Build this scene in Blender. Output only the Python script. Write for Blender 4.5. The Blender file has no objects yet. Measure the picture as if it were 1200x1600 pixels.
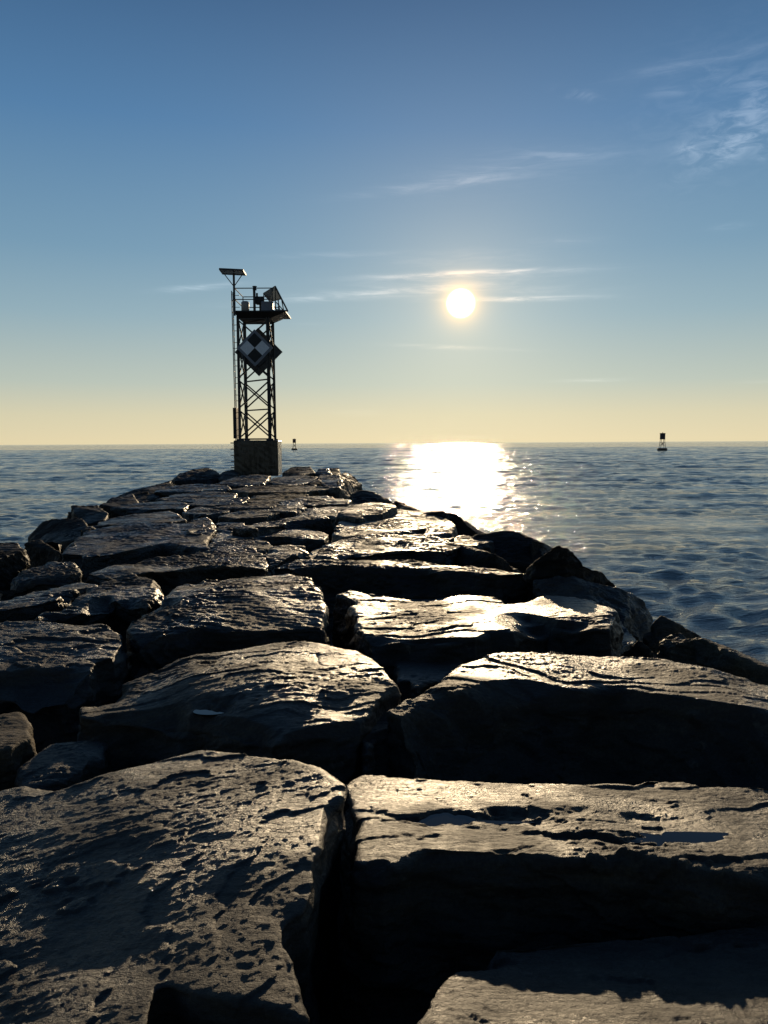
import bpy, bmesh, math, random
import numpy as np
from mathutils import Vector, Matrix

R = math.radians
sc = bpy.context.scene
col = sc.collection

# ------------------------------------------------------------------ camera
CAM = Vector((0.0, 0.0, 1.65))
PITCH, ROLL, F = 5.14, -0.29, 1200.0
ROT = Matrix.Rotation(R(90 - PITCH), 3, 'X') @ Matrix.Rotation(R(ROLL), 3, 'Z')
cam = bpy.data.cameras.new('camera')
cam.sensor_fit = 'VERTICAL'; cam.sensor_height = 36; cam.lens = 27.0
cam.clip_start = 0.05; cam.clip_end = 100000
camo = bpy.data.objects.new('camera', cam); col.objects.link(camo)
camo.matrix_world = Matrix.Translation(CAM) @ ROT.to_4x4()
sc.camera = camo

def ray(u, v):
    return (ROT @ Vector(((u - 600) / F, -(v - 800) / F, -1))).normalized()
def at(u, v, z):                      # where the sight line meets height z
    d = ray(u, v); return CAM + d * ((z - CAM.z) / d.z)
def aty(u, v, y):                     # where the sight line meets distance y
    d = ray(u, v); return CAM + d * (y / d.y)

SUN = ray(720, 474)
SUN_EL = math.asin(SUN.z); SUN_AZ = math.atan2(SUN.x, SUN.y)   # azimuth clockwise from +Y
SEA_Z = -1.55

# ------------------------------------------------------------------ helpers
def tag(o, label=None, cat=None, group=None, kind=None):
    if label: o['label'] = label
    if cat: o['category'] = cat
    if group: o['group'] = group
    if kind: o['kind'] = kind
    return o
def empty(name, loc):
    o = bpy.data.objects.new(name, None); o.location = loc; o.empty_display_size = .2
    col.objects.link(o); return o
def link(name, me, mat, parent=None, smooth=False):
    me.materials.clear(); me.materials.append(mat)
    if smooth: me.polygons.foreach_set('use_smooth', [True] * len(me.polygons))
    o = bpy.data.objects.new(name, me); col.objects.link(o)
    if parent: o.parent = parent
    return o
def copy_tree(o, parent=None):
    c = o.copy(); col.objects.link(c); c.parent = parent
    for ch in list(o.children): copy_tree(ch, c)
    return c

class MB:
    """collects simple shapes; build() links them as one mesh"""
    def __init__(s): s.bm = bmesh.new()
    def box(s, c, size, rot=None, bevel=0.0):
        m = Matrix.Translation(Vector(c)) @ (rot.to_4x4() if rot else Matrix.Identity(4)) @ Matrix.Diagonal((*size, 1))
        r = bmesh.ops.create_cube(s.bm, size=1, matrix=m)
        if bevel:
            es = list({e for v in r['verts'] for e in v.link_edges})
            bmesh.ops.bevel(s.bm, geom=es, offset=bevel, segments=2, affect='EDGES', profile=.5)
        return s
    def tube(s, a, b, r, r2=None, seg=8):
        a, b = Vector(a), Vector(b); d = b - a
        q = d.to_track_quat('Z', 'Y').to_matrix().to_4x4()
        bmesh.ops.create_cone(s.bm, cap_ends=True, segments=seg, radius1=r, radius2=r if r2 is None else r2,
                              depth=d.length, matrix=Matrix.Translation((a + b) / 2) @ q)
        return s
    def angle(s, a, b, w, t=.012):      # an L section between two points
        a, b = Vector(a), Vector(b); d = b - a; L = d.length
        q = d.to_track_quat('Z', 'Y').to_matrix()
        for off, sz in (((w / 2, 0, 0), (w, t, L)), ((0, w / 2, 0), (t, w, L))):
            m = Matrix.Translation((a + b) / 2 + q @ Vector(off)) @ q.to_4x4() @ Matrix.Diagonal((*sz, 1))
            bmesh.ops.create_cube(s.bm, size=1, matrix=m)
        return s
    def path(s, pts, r, seg=6):
        for p, q in zip(pts, pts[1:]): s.tube(p, q, r, seg=seg)
        return s
    def prism(s, pts, n):                # planar polygon (3D points) extruded by vector n
        vs = [s.bm.verts.new(Vector(p)) for p in pts]
        f = s.bm.faces.new(vs)
        e = bmesh.ops.extrude_face_region(s.bm, geom=[f])
        bmesh.ops.translate(s.bm, verts=[v for v in e['geom'] if isinstance(v, bmesh.types.BMVert)], vec=Vector(n))
        return s
    def lathe(s, prof, seg=28, c=(0, 0, 0)):
        rings = []
        for r, z in prof:
            rings.append([s.bm.verts.new((c[0] + r * math.cos(2 * math.pi * k / seg), c[1] + r * math.sin(2 * math.pi * k / seg), c[2] + z)) for k in range(seg)])
        for A, B in zip(rings, rings[1:]):
            for k in range(seg): s.bm.faces.new((A[k], A[(k + 1) % seg], B[(k + 1) % seg], B[k]))
        s.bm.faces.new(rings[0][::-1]); s.bm.faces.new(rings[-1]); return s
    def build(s, name, mat, parent=None, smooth=False):
        bmesh.ops.recalc_face_normals(s.bm, faces=s.bm.faces[:])
        me = bpy.data.meshes.new(name); s.bm.to_mesh(me); s.bm.free()
        return link(name, me, mat, parent, smooth)

# vectorised gradient noise ------------------------------------------------
_rng = np.random.default_rng(7)
_P = _rng.permutation(256).astype(np.int32); _P = np.concatenate([_P, _P, _P])
_G = _rng.normal(size=(256, 3)).astype(np.float32); _G /= np.linalg.norm(_G, axis=1, keepdims=True)
def noise(p):
    i = np.floor(p).astype(np.int32); f = (p - i).astype(np.float32); i &= 255
    w = f * f * f * (f * (f * 6 - 15) + 10)
    out = np.zeros(len(p), np.float32)
    for dx in (0, 1):
        wx = w[:, 0] if dx else 1 - w[:, 0]
        a = _P[(i[:, 0] + dx) & 255]
        for dy in (0, 1):
            wy = w[:, 1] if dy else 1 - w[:, 1]
            b = _P[a + ((i[:, 1] + dy) & 255)]
            for dz in (0, 1):
                wz = w[:, 2] if dz else 1 - w[:, 2]
                g = _G[_P[b + ((i[:, 2] + dz) & 255)]]
                out += wx * wy * wz * (g[:, 0] * (f[:, 0] - dx) + g[:, 1] * (f[:, 1] - dy) + g[:, 2] * (f[:, 2] - dz))
    return out * 1.6
def fbm(p, n, gain=.5, lac=2.03):
    o = np.zeros(len(p), np.float32); a = 1.0
    for k in range(n):
        o += a * noise(p + 17.3 * k); p = p * lac; a *= gain
    return o
def ridged(p, n, gain=.5):
    o = np.zeros(len(p), np.float32); a = 1.0
    for k in range(n):
        o += a * (1 - 2 * np.abs(noise(p + 9.1 * k))); p = p * 2.1; a *= gain
    return o
def stair(f, sharp=.16):                 # terraces with steep risers
    i = np.floor(f); r = f - i
    t = np.clip((r - .5) / sharp + .5, 0, 1)
    return i + t * t * (3 - 2 * t)

# ------------------------------------------------------------------ materials
class NT:
    def __init__(s, name):
        s.m = bpy.data.materials.new(name); s.m.use_nodes = True
        s.t = s.m.node_tree; s.b = s.t.nodes['Principled BSDF']
    def n(s, typ, **kw):
        x = s.t.nodes.new(typ)
        for k, v in kw.items():
            if k.startswith('i_'): x.inputs[k[2:].replace('_', ' ')].default_value = v
            else: setattr(x, k, v)
        return x
    def l(s, a, b): s.t.links.new(a, b)
    def noise(s, vec, scale, detail=5, rough=.55, dist=0):
        x = s.n('ShaderNodeTexNoise', i_Scale=scale, i_Detail=detail, i_Roughness=rough, i_Distortion=dist)
        s.l(vec, x.inputs['Vector']); return x.outputs['Fac']
    def ramp(s, fac, stops):
        x = s.n('ShaderNodeValToRGB'); e = x.color_ramp.elements
        while len(e) < len(stops): e.new(.5)
        for q, (p, c) in zip(e, stops): q.position = p; q.color = (*c, 1) if len(c) == 3 else c
        s.l(fac, x.inputs['Fac']); return x.outputs['Color']
    def maprange(s, v, a, b, c, d):
        x = s.n('ShaderNodeMapRange'); s.l(v, x.inputs[0])
        for k, q in zip((1, 2, 3, 4), (a, b, c, d)): x.inputs[k].default_value = q
        return x.outputs[0]
    def mapping(s, vec, scale=(1, 1, 1), rot=(0, 0, 0)):
        x = s.n('ShaderNodeMapping'); x.inputs['Scale'].default_value = scale; x.inputs['Rotation'].default_value = rot
        s.l(vec, x.inputs['Vector']); return x.outputs['Vector']
    def bump(s, h, strength, dist, normal=None):
        x = s.n('ShaderNodeBump', i_Strength=strength, i_Distance=dist); s.l(h, x.inputs['Height'])
        if normal: s.l(normal, x.inputs['Normal'])
        return x.outputs['Normal']

def rock_material(name, dark, mid, pale, rlo, rhi, fine=1.0, spec=.29):
    k = NT(name); pos = k.n('ShaderNodeNewGeometry').outputs['Position']
    oi = k.n('ShaderNodeObjectInfo')
    v = k.n('ShaderNodeVectorMath', operation='ADD'); k.l(pos, v.inputs[0])
    sc_ = k.n('ShaderNodeVectorMath', operation='SCALE', i_Scale=40.0)
    k.l(oi.outputs['Random'], sc_.inputs[0]); k.l(sc_.outputs[0], v.inputs[1]); pos = v.outputs[0]
    st = k.mapping(pos, (1, 2.6, 4.0), (.25, .1, .35))
    n1 = k.noise(st, 2.4, 8, .62, .6)
    c = k.ramp(n1, [(.25, dark), (.52, mid), (.78, pale)])
    n2 = k.noise(pos, 55, 3, .7)
    sp = k.ramp(n2, [(.35, (.55, .55, .55)), (.65, (1.35, 1.3, 1.22))])
    mx = k.n('ShaderNodeMix', data_type='RGBA', blend_type='MULTIPLY'); mx.inputs[0].default_value = .8
    k.l(c, mx.inputs[6]); k.l(sp, mx.inputs[7])
    hv = k.n('ShaderNodeHueSaturation'); k.l(mx.outputs[2], hv.inputs['Color'])
    k.l(k.maprange(oi.outputs['Random'], 0, 1, .68, 1.1), hv.inputs['Value'])
    fr_ = k.n('ShaderNodeMath', operation='FRACT'); ml = k.n('ShaderNodeMath', operation='MULTIPLY'); k.l(oi.outputs['Random'], ml.inputs[0]); ml.inputs[1].default_value = 7.3
    k.l(ml.outputs[0], fr_.inputs[0]); k.l(k.maprange(fr_.outputs[0], 0, 1, .6, 1.35), hv.inputs['Saturation'])
    # pale dried salt and lichen flecks
    lich = k.maprange(k.noise(pos, 5.5, 7, .72, .5), .62, .70, 0, 1)
    lm = k.n('ShaderNodeMix', data_type='RGBA'); k.l(lich, lm.inputs[0]); k.l(hv.outputs[0], lm.inputs[6]); lm.inputs[7].default_value = (*[x * 1.5 for x in pale], 1)
    wet = k.noise(pos, 1.3, 6, .62, .4); damp = k.maprange(wet, .44, .58, 0, 1)
    dm = k.n('ShaderNodeMix', data_type='RGBA', blend_type='MULTIPLY'); dm.inputs[0].default_value = 1; k.l(lm.outputs[2], dm.inputs[6])
    k.l(k.ramp(damp, [(0, (.6, .6, .62)), (1, (1.1, 1.08, 1.02))]), dm.inputs[7])
    k.l(dm.outputs[2], k.b.inputs['Base Color'])
    k.l(k.maprange(damp, 0, 1, rlo, rhi), k.b.inputs['Roughness'])
    k.b.inputs['Specular IOR Level'].default_value = spec
    b1 = k.bump(k.noise(st, 9, 9, .7, .3), .7 * fine, .035)
    b2 = k.bump(k.noise(pos, 38, 7, .7, .3), .95 * fine, .009, b1)
    b3 = k.bump(k.noise(pos, 150, 3, .65), .9 * fine, .0024, b2)
    k.l(b3, k.b.inputs['Normal'])
    return k.m
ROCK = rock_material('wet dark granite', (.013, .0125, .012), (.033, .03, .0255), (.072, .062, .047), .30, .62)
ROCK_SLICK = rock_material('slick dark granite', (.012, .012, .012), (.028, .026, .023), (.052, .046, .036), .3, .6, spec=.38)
ROCK_DARK = rock_material('shade darkened granite', (.008, .008, .008), (.018, .017, .015), (.05, .043, .032), .5, .8, spec=.18)  # darker granite copy: the shade of the backlit boulders put into the colour
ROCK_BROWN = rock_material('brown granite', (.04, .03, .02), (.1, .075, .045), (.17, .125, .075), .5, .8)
CORE = rock_material('black rubble', (.012, .012, .012), (.02, .02, .02), (.03, .03, .03), .7, .9)

def plain(name, c, rough=.5, metal=0.0, var=.35, scale=6, bump=.0):
    k = NT(name); tc = k.n('ShaderNodeTexCoord').outputs['Object']
    n1 = k.noise(tc, scale, 6, .6)
    lo = tuple(x * (1 - var) for x in c); hi = tuple(min(1, x * (1 + var)) for x in c)
    k.l(k.ramp(n1, [(.3, lo), (.7, hi)]), k.b.inputs['Base Color'])
    k.b.inputs['Roughness'].default_value = rough; k.b.inputs['Metallic'].default_value = metal
    if bump: k.l(k.bump(k.noise(tc, scale * 6, 5), bump, .02), k.b.inputs['Normal'])
    return k.m
STEEL = plain('weathered dark steel', (.055, .052, .05), .55, .2)
BLACK = plain('black paint', (.015, .015, .015), .6)
WHITE = plain('white reflective board', (.8, .82, .85), .5, 0, .08)
GREYBACK = plain('dull board back', (.1, .1, .1), .6)
CABINET = plain('grey painted cabinet', (.2, .22, .26), .5, 0, .1)
PALE = plain('white housing', (.4, .39, .36), .45, 0, .08)
PANEL = plain('dark solar cells', (.02, .022, .03), .25)
ALU = plain('aluminium frame', (.5, .5, .5), .35, .8, .1)
FLOATM = plain('dark buoy hull', (.03, .035, .032), .5)
REDM = plain('faded red buoy cage', (.09, .04, .035), .6)
GREENM = plain('dark buoy cage', (.04, .032, .036), .6)
def concrete():
    k = NT('stained concrete'); tc = k.n('ShaderNodeTexCoord').outputs['Object']
    a = k.noise(k.mapping(tc, (5, 5, .35)), 1.0, 4, .5, .2)
    b = k.noise(tc, 3, 8, .65)
    mx = k.n('ShaderNodeMath', operation='ADD'); k.l(a, mx.inputs[0]); k.l(b, mx.inputs[1])
    k.l(k.ramp(mx.outputs[0], [(.7, (.016, .0135, .0105)), (1.05, (.027, .023, .017)), (1.4, (.07, .06, .045))]), k.b.inputs['Base Color'])
    k.b.inputs['Roughness'].default_value = .3
    k.l(k.bump(k.noise(tc, 25, 6), .25, .02), k.b.inputs['Normal']); return k.m
CONC = concrete()

# ------------------------------------------------------------------ rocks
PENDING = []; TOPS = []
def rock(label, poly, z=0.0, g=(0, 0), t=.9, flare=.05, front=.12, dome=0.0, mat=None, rnd=.05,
         rough=1.0, hollows=(), cat='boulder', name='jetty_boulder', hull=False, seed=None, chips=None):
    """poly: the block's upper outline as sight-line points, set down at height z (tilted by g).
    hull=True: (u, v, z) points, closed into a convex block."""
    bm = bmesh.new()
    if hull:
        P = [at(u, v, zz) for u, v, zz in poly]
        c = sum(P, Vector()) / len(P); P = [c + (p - c) * 1.12 for p in P]; zb = min(p.z for p in P) - t
        Q = [Vector((c.x + (p.x - c.x) * (1 + flare), c.y + (p.y - c.y) * (1 + flare) - (front if p.y < c.y else 0), zb)) for p in P]
        vs = [bm.verts.new(p) for p in P + Q]
        r = bmesh.ops.convex_hull(bm, input=vs)
        bmesh.ops.delete(bm, geom=[x for x in r['geom_interior'] if isinstance(x, bmesh.types.BMVert)], context='VERTS')
    else:
        P0 = [at(u, v, z) for u, v in poly]
        c = sum(P0, Vector()) / len(P0)
        P = []
        nrm = Vector((-g[0], -g[1], 1))
        for u, v in poly:
            d = ray(u, v); P.append(CAM + d * ((c - CAM).dot(nrm) / d.dot(nrm)))
        n = len(P)
        area = sum(P[i].x * P[(i + 1) % n].y - P[(i + 1) % n].x * P[i].y for i in range(n))
        if area < 0: P.reverse()
        gs = 1.015 if c.y < 9 else 1.09
        P = [c + (p - c) * gs for p in P]
        Q = []
        for i in range(n):
            a, b, d = P[i - 1], P[i], P[(i + 1) % n]
            e1 = (b - a).to_2d(); e2 = (d - b).to_2d()
            n1 = Vector((e1.y, -e1.x)); n2 = Vector((e2.y, -e2.x))
            m = (n1.normalized() if n1.length > 1e-6 else n1) + (n2.normalized() if n2.length > 1e-6 else n2)
            m = m.normalized() if m.length > 1e-6 else Vector((0, 0))
            k = flare + front * max(0, -m.y) ** 1.0
            Q.append(Vector((b.x + m.x * k, b.y + m.y * k, c.z - t)))
        A = [bm.verts.new(p) for p in P]; B = [bm.verts.new(p) for p in Q]
        bm.faces.new(A); bm.faces.new(B[::-1])
        for i in range(n): bm.faces.new((B[i], B[(i + 1) % n], A[(i + 1) % n], A[i]))
        bmesh.ops.triangulate(bm, faces=bm.faces[:])
    bmesh.ops.recalc_face_normals(bm, faces=bm.faces[:])
    dist = max(1.8, min(math.hypot(p.x, p.y) for p in P))
    vox = max(.0085, dist * .0026) if dist < 6 else max(.0156, dist * .0016)
    if dist > 12: rnd = min(rnd, .04); rough *= .65
    me = bpy.data.meshes.new(name); bm.to_mesh(me); bm.free()
    o = link(name, me, mat or ROCK)
    m = o.modifiers.new('remesh', 'REMESH'); m.mode = 'VOXEL'; m.voxel_size = vox; m.adaptivity = 0
    s = o.modifiers.new('round', 'SMOOTH'); s.factor = .5; s.iterations = int(min(70, max(1, (rnd / vox) ** 2)))
    tag(o, label, cat, 'granite blocks of the jetty')
    PENDING.append((o, c, vox, dome, rough * (1 if not hull else 1.1 if dist < 10 else .9), hollows, len(PENDING) if seed is None else seed, P, (16 if hull and dist < 10 else 6 if hull else 12 if dist > 14 else 26) if chips is None else chips))
    return o

def finish_rocks():
    dg = bpy.context.evaluated_depsgraph_get()
    new = []
    for o, *_ in PENDING: new.append(bpy.data.meshes.new_from_object(o.evaluated_get(dg)))
    for (o, c, vox, dome, rough, hollows, seed, P, chips), me in zip(PENDING, new):
        old = o.data; mat = old.materials[0]; o.modifiers.clear(); o.data = me; me.name = old.name
        bpy.data.meshes.remove(old)
        me.materials.clear(); me.materials.append(mat)
        n = len(me.vertices)
        co = np.empty(n * 3, np.float32); me.vertices.foreach_get('co', co); co = co.reshape(-1, 3)
        no = np.empty(n * 3, np.float32); me.vertices.foreach_get('normal', no); no = no.reshape(-1, 3)
        R_ = max((p - c).to_2d().length for p in P)
        rng = np.random.default_rng(100 + seed)
        off = rng.uniform(-60, 60, 3).astype(np.float32)
        a = rng.uniform(-.5, .5); tx, ty = rng.uniform(-.25, .25, 2)
        ca, sa = math.cos(a), math.sin(a)
        M = np.array([[ca, sa, tx], [-sa, ca, ty], [-tx, -ty, 1]], np.float32)
        S = min(1.5, max(.45, R_))
        if dome:
            r2 = ((co[:, 0] - c.x) ** 2 + (co[:, 1] - c.y) ** 2) / (R_ * R_)
            co[:, 2] += dome * np.exp(-2.2 * r2) * np.clip((co[:, 2] - (c.z - .5)) / .5, 0, 1)
        # corners and edges broken off along flat fracture planes
        nz = no[:, 2]; top = co[:, 2] > c.z - .45
        edge = np.nonzero((nz > .15) & (nz < .9) & top)[0]
        if len(edge):
            for k_ in range(chips):
                iv = edge[rng.integers(len(edge))]
                nn = no[iv] + rng.normal(0, .22, 3).astype(np.float32); nn /= np.linalg.norm(nn)
                dep_ = (.003 + .032 * rng.random() ** 2) * S
                rel = co - co[iv]
                s_ = rel @ nn + dep_
                rad = (.1 + .3 * rng.random()) * S
                w_ = np.clip((rad - np.linalg.norm(rel, axis=1)) / (.3 * rad), 0, 1)
                co -= nn * (np.clip(s_, 0, .09 * S) * w_)[:, None]
        p = co + off; q = p @ M.T
        up = np.clip(nz, 0, 1); side = 1 - up
        big = .034 * S * fbm(p / (.9 * S), 3)
        qs = q * np.array([.75, 1.7, 2.2], np.float32)             # grain stretched along the bedding
        sel = np.clip(.45 + 1.7 * noise(p / (.6 * S) + 40), 0, 1)
        f = fbm(qs / (.95 * S), 6, .52) * 2.4
        flake = .0145 * S * (stair(f, .09) - .8 * f)
        f2 = fbm(q * np.array([.45, 1.9, 2.4], np.float32) / (.17 * S) + 11, 5, .6) * 2.0
        flake2 = .002 * S * (stair(f2, .15) - f2) if vox < .05 else 0
        crk = noise(q * np.array([1, 1.3, 1], np.float32) / (.75 * S) + .06 * fbm(q / (.16 * S), 3)[:, None])
        crack = -.010 * S * np.exp(-(crk / .012) ** 2) * np.clip(noise(p / (.7 * S) - 20) * 3 - .1, 0, 1)
        d = (big + flake * (.3 + .7 * sel) + flake2 * (.25 + .75 * sel) + crack) * rough
        if vox < .06:
            d += .0015 * rough * fbm(p / .034 + 7, 3, .7)
            d += .0042 * rough * fbm(q * np.array([.6, 2, 2.4], np.float32) / .07, 5, .68) * (.35 + .9 * sel)
        if vox >= .0156: d += vox * .6 * fbm(q * np.array([.6, 2, 2.4], np.float32) / (vox * 6), 3, .65) * (.5 + .7 * sel)
        d += side * .035 * S * rough * fbm(q * np.array([1, 1, 2.5], np.float32) / (.3 * S), 3)
        co += no * d[:, None]
        for (hx, hy, rx, ry, dep) in hollows:
            wx = .35 * rx * fbm(co / .3 + 31, 3); wy = .9 * ry * fbm(co / .22 + 57, 4, .6)
            w = np.exp(-(((co[:, 0] + wx - hx) / rx) ** 2 + ((co[:, 1] + wy - hy) / ry) ** 2) ** 1.2) * np.clip(.85 + .5 * fbm(co / .16, 3), .2, 1.4)
            co[:, 2] -= dep * w * up
        if hollows: TOPS.append(co)
        me.vertices.foreach_set('co', co.ravel())
        me.polygons.foreach_set('use_smooth', [True] * len(me.polygons))
        me.update()

#ROCKS
exec_rocks = None
# ---- nearest blocks
p1 = at(720, 1278, 0); p2 = at(1010, 1318, 0); p4 = at(940, 1268, 0); p3 = at(343, 1118, 0.02)
rock('huge pitted slab filling the lower left corner, crossed by fine cracks',
     [(-420, 1330), (-200, 1268), (0, 1250), (90, 1236), (160, 1229), (230, 1206), (290, 1184), (325, 1180), (400, 1190), (450, 1200), (500, 1214), (534, 1240),
      (534, 1262), (520, 1295), (505, 1330), (488, 1362), (490, 1400), (478, 1440), (446, 1457), (441, 1482), (455, 1520), (462, 1565), (468, 1592),
      (380, 1577), (300, 1570), (250, 1550), (236, 1610), (225, 1800), (-420, 1800)], z=.03, g=(.065, .085), t=.8, flare=-.04, seed=305, rough=.7, dome=.05, rnd=.045, mat=ROCK_SLICK, chips=10)
rock('brightly sunlit slab at the lower right with two shallow pools on top',
     [(545, 1227), (572, 1217), (700, 1222), (850, 1224), (990, 1225), (1003, 1213), (1060, 1214), (1090, 1222), (1200, 1226), (1500, 1240), (1500, 1420),
      (1190, 1386), (1130, 1371), (1060, 1365), (960, 1356), (880, 1351), (800, 1353), (700, 1359), (620, 1359), (568, 1353), (565, 1320), (571, 1290), (556, 1260)],
     z=0, g=(0, -.075), t=.8, front=.2, rnd=.035, chips=5, seed=220, rough=1.2, hollows=((p1.x, p1.y, .32, .07, .05), (p2.x, p2.y, .34, .05, .035), (p4.x, p4.y, .4, .04, .02)))
rock('coarse grained block in the bottom right corner, half in shadow',
     [(690, 1502), (722, 1482), (800, 1471), (1000, 1463), (1200, 1453), (1500, 1450), (1600, 1900), (500, 1900), (640, 1620), (662, 1590), (682, 1540)],
     z=-.025, g=(0, -.15), t=.85, rough=.8, chips=6, rnd=.03, mat=ROCK)
rock('domed block right behind the lower left slab, with a tiny pool in its hollow',
     [(118, 1104), (190, 1071), (300, 1031), (420, 1008), (475, 1003), (555, 1018), (592, 1042), (614, 1078), (596, 1100), (570, 1122), (545, 1150),
      (500, 1158), (430, 1172), (365, 1168), (300, 1150), (240, 1132), (170, 1128), (120, 1122)], z=.02, g=(.02, .05), t=.9, front=.2, dome=.12, rnd=.06,
     hollows=((p3.x, p3.y, .12, .1, .04),))
rock('broad block behind the two pool slab, its long front face in shadow',
     [(600, 1118), (650, 1092), (690, 1075), (720, 1050), (780, 1026), (860, 1022), (950, 1022), (1040, 1035), (1100, 1055), (1200, 1075), (1400, 1110),
      (1400, 1185), (1200, 1150), (1120, 1128), (1000, 1100), (850, 1092), (700, 1108), (640, 1130)], z=.05, g=(0, .02), t=.75, front=.65, dome=.05, rnd=.06)
rock('low wedge beside the deep crack, left of the broad shaded block',
     [(556, 1116), (600, 1106), (650, 1093), (690, 1098), (700, 1116), (660, 1130), (600, 1150), (572, 1172)], z=-.06, t=.7, front=.3, rnd=.03)
rock('small dark block wedged between the domed block and the sunlit slab',
     [(618, 1022), (655, 1009), (700, 1010), (726, 1022), (716, 1042), (690, 1062), (650, 1076), (624, 1062)], z=-.12, t=.6, rnd=.04, mat=ROCK_SLICK)
rock('golden lit flat slab with a wet bright patch at its back edge',
     [(530, 930), (560, 921), (640, 930), (720, 928), (800, 930), (870, 929), (935, 938), (962, 958), (950, 985), (900, 984), (856, 975), (800, 990),
      (740, 1002), (700, 1008), (640, 1011), (592, 1004), (562, 985), (556, 955)], z=.03, g=(0, -.01), t=.8, front=.08, rnd=.04, rough=.8)
rock('domed block with rippled glistening top in the middle of the jetty',
     [(203, 985), (250, 947), (285, 918), (330, 906), (400, 898), (450, 897), (482, 905), (492, 925), (503, 950), (504, 985), (430, 990), (350, 1000), (270, 1012), (215, 1018)],
     z=.08, g=(0, .03), t=.9, front=.2, dome=.1, rnd=.07)
rock('large flat topped block at the left edge with a bright broken corner',
     [(-220, 1000), (-60, 980), (0, 976), (60, 973), (160, 977), (186, 986), (192, 1002), (178, 1026), (150, 1032), (136, 1056), (108, 1076), (0, 1088), (-220, 1105)],
     z=.05, g=(-.02, .05), t=.9, front=.1, rnd=.035, mat=ROCK_SLICK)
rock('small rough brown block cut by the left edge of the picture',
     [(-90, 1135), (0, 1119), (30, 1113), (46, 1130), (46, 1150), (15, 1170), (-90, 1185)], z=-.05, t=.5, rnd=.03, mat=ROCK_BROWN)
rock('dark lump sunk in the hollow behind the lower left slab',
     [(28, 1205), (80, 1166), (130, 1159), (168, 1162), (160, 1195), (110, 1222), (40, 1236)], z=-.14, t=.5, dome=.05, rnd=.06, mat=ROCK_SLICK)
# ---- left side, middle distance
rock('black boulder in deep shade behind the block with the big sunlit chip',
     [(90, 876, -.35), (112, 852, -.05), (150, 834, .0), (168, 850, -.05), (150, 872, -.15), (110, 888, -.3)], hull=True, t=.7, rnd=.03, mat=ROCK_SLICK)
rock('wedge shaped block with a rough lit right end, above the large left block',
     [(46, 967), (110, 933), (155, 911), (205, 898), (245, 907), (256, 930), (226, 948), (192, 945), (170, 936), (140, 953)], z=.05, g=(0, .04), t=.8, front=.05, rnd=.03)
rock('long low slab running off the left edge, above the wedge shaped block',
     [(-150, 960), (0, 935), (60, 920), (150, 906), (162, 912), (118, 926), (100, 936), (60, 944), (0, 952), (-150, 975)], z=.02, t=.7, front=.05, rnd=.03)
rock('rounded block with a big sunlit chip on the left flank',
     [(2, 920), (45, 893), (80, 880), (110, 887), (123, 898), (96, 906), (45, 914)], z=-.02, g=(.06, 0), t=.8, dome=.06, rnd=.05)
rock('tall dark boulder at the left edge with two lit facets',
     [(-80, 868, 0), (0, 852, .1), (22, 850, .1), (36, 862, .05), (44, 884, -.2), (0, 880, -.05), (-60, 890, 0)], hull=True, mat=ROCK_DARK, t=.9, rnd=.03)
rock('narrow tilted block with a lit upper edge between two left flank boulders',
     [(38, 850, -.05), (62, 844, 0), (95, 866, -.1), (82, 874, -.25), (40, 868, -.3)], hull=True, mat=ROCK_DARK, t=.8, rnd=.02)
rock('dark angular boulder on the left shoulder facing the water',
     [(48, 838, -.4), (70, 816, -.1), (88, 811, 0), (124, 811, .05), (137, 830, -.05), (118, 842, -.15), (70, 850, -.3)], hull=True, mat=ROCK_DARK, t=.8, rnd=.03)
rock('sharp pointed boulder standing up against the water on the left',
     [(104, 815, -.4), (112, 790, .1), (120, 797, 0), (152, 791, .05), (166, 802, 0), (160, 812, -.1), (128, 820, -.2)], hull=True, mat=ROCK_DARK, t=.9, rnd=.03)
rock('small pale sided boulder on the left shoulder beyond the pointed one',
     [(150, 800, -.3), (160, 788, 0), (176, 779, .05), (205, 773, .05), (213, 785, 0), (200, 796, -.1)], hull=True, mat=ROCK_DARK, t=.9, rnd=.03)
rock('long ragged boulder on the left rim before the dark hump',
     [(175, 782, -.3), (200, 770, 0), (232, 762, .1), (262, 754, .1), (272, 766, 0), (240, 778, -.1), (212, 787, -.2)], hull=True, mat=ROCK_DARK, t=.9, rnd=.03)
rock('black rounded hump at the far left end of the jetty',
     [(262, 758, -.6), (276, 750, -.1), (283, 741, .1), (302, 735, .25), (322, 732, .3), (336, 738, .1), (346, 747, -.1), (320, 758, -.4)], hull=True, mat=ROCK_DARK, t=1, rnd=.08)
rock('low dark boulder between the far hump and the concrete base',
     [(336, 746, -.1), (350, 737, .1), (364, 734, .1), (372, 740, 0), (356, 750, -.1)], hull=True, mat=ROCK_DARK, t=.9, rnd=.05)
rock('wide smooth slab with a blue sheen left of the middle',
     [(106, 866), (140, 832), (180, 822), (250, 817), (305, 821), (330, 828), (312, 846), (322, 858), (250, 852), (190, 862), (140, 868)], z=.03, g=(0, .04), t=.8, rnd=.04, mat=ROCK_SLICK)
rock('flat slab with a long pale front edge, in front of the blue sheen slab',
     [(150, 893), (200, 880), (240, 872), (300, 867), (350, 857), (390, 857), (407, 872), (409, 884), (400, 892), (330, 890), (250, 893), (180, 900)], z=.04, g=(0, .0), t=.8, rnd=.03)
rock('block with bright rippled right end on the left half of the crest',
     [(135, 826), (165, 812), (210, 804), (262, 799), (274, 802), (286, 812), (262, 816), (200, 817)], z=.08, g=(.03, 0), t=.8, rnd=.05)
rock('thin plank like slab with a lit right tip, before the ragged left rim',
     [(180, 793), (205, 787), (240, 784), (282, 783), (291, 789), (284, 794), (220, 795)], z=.05, t=.8, rnd=.04)
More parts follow.
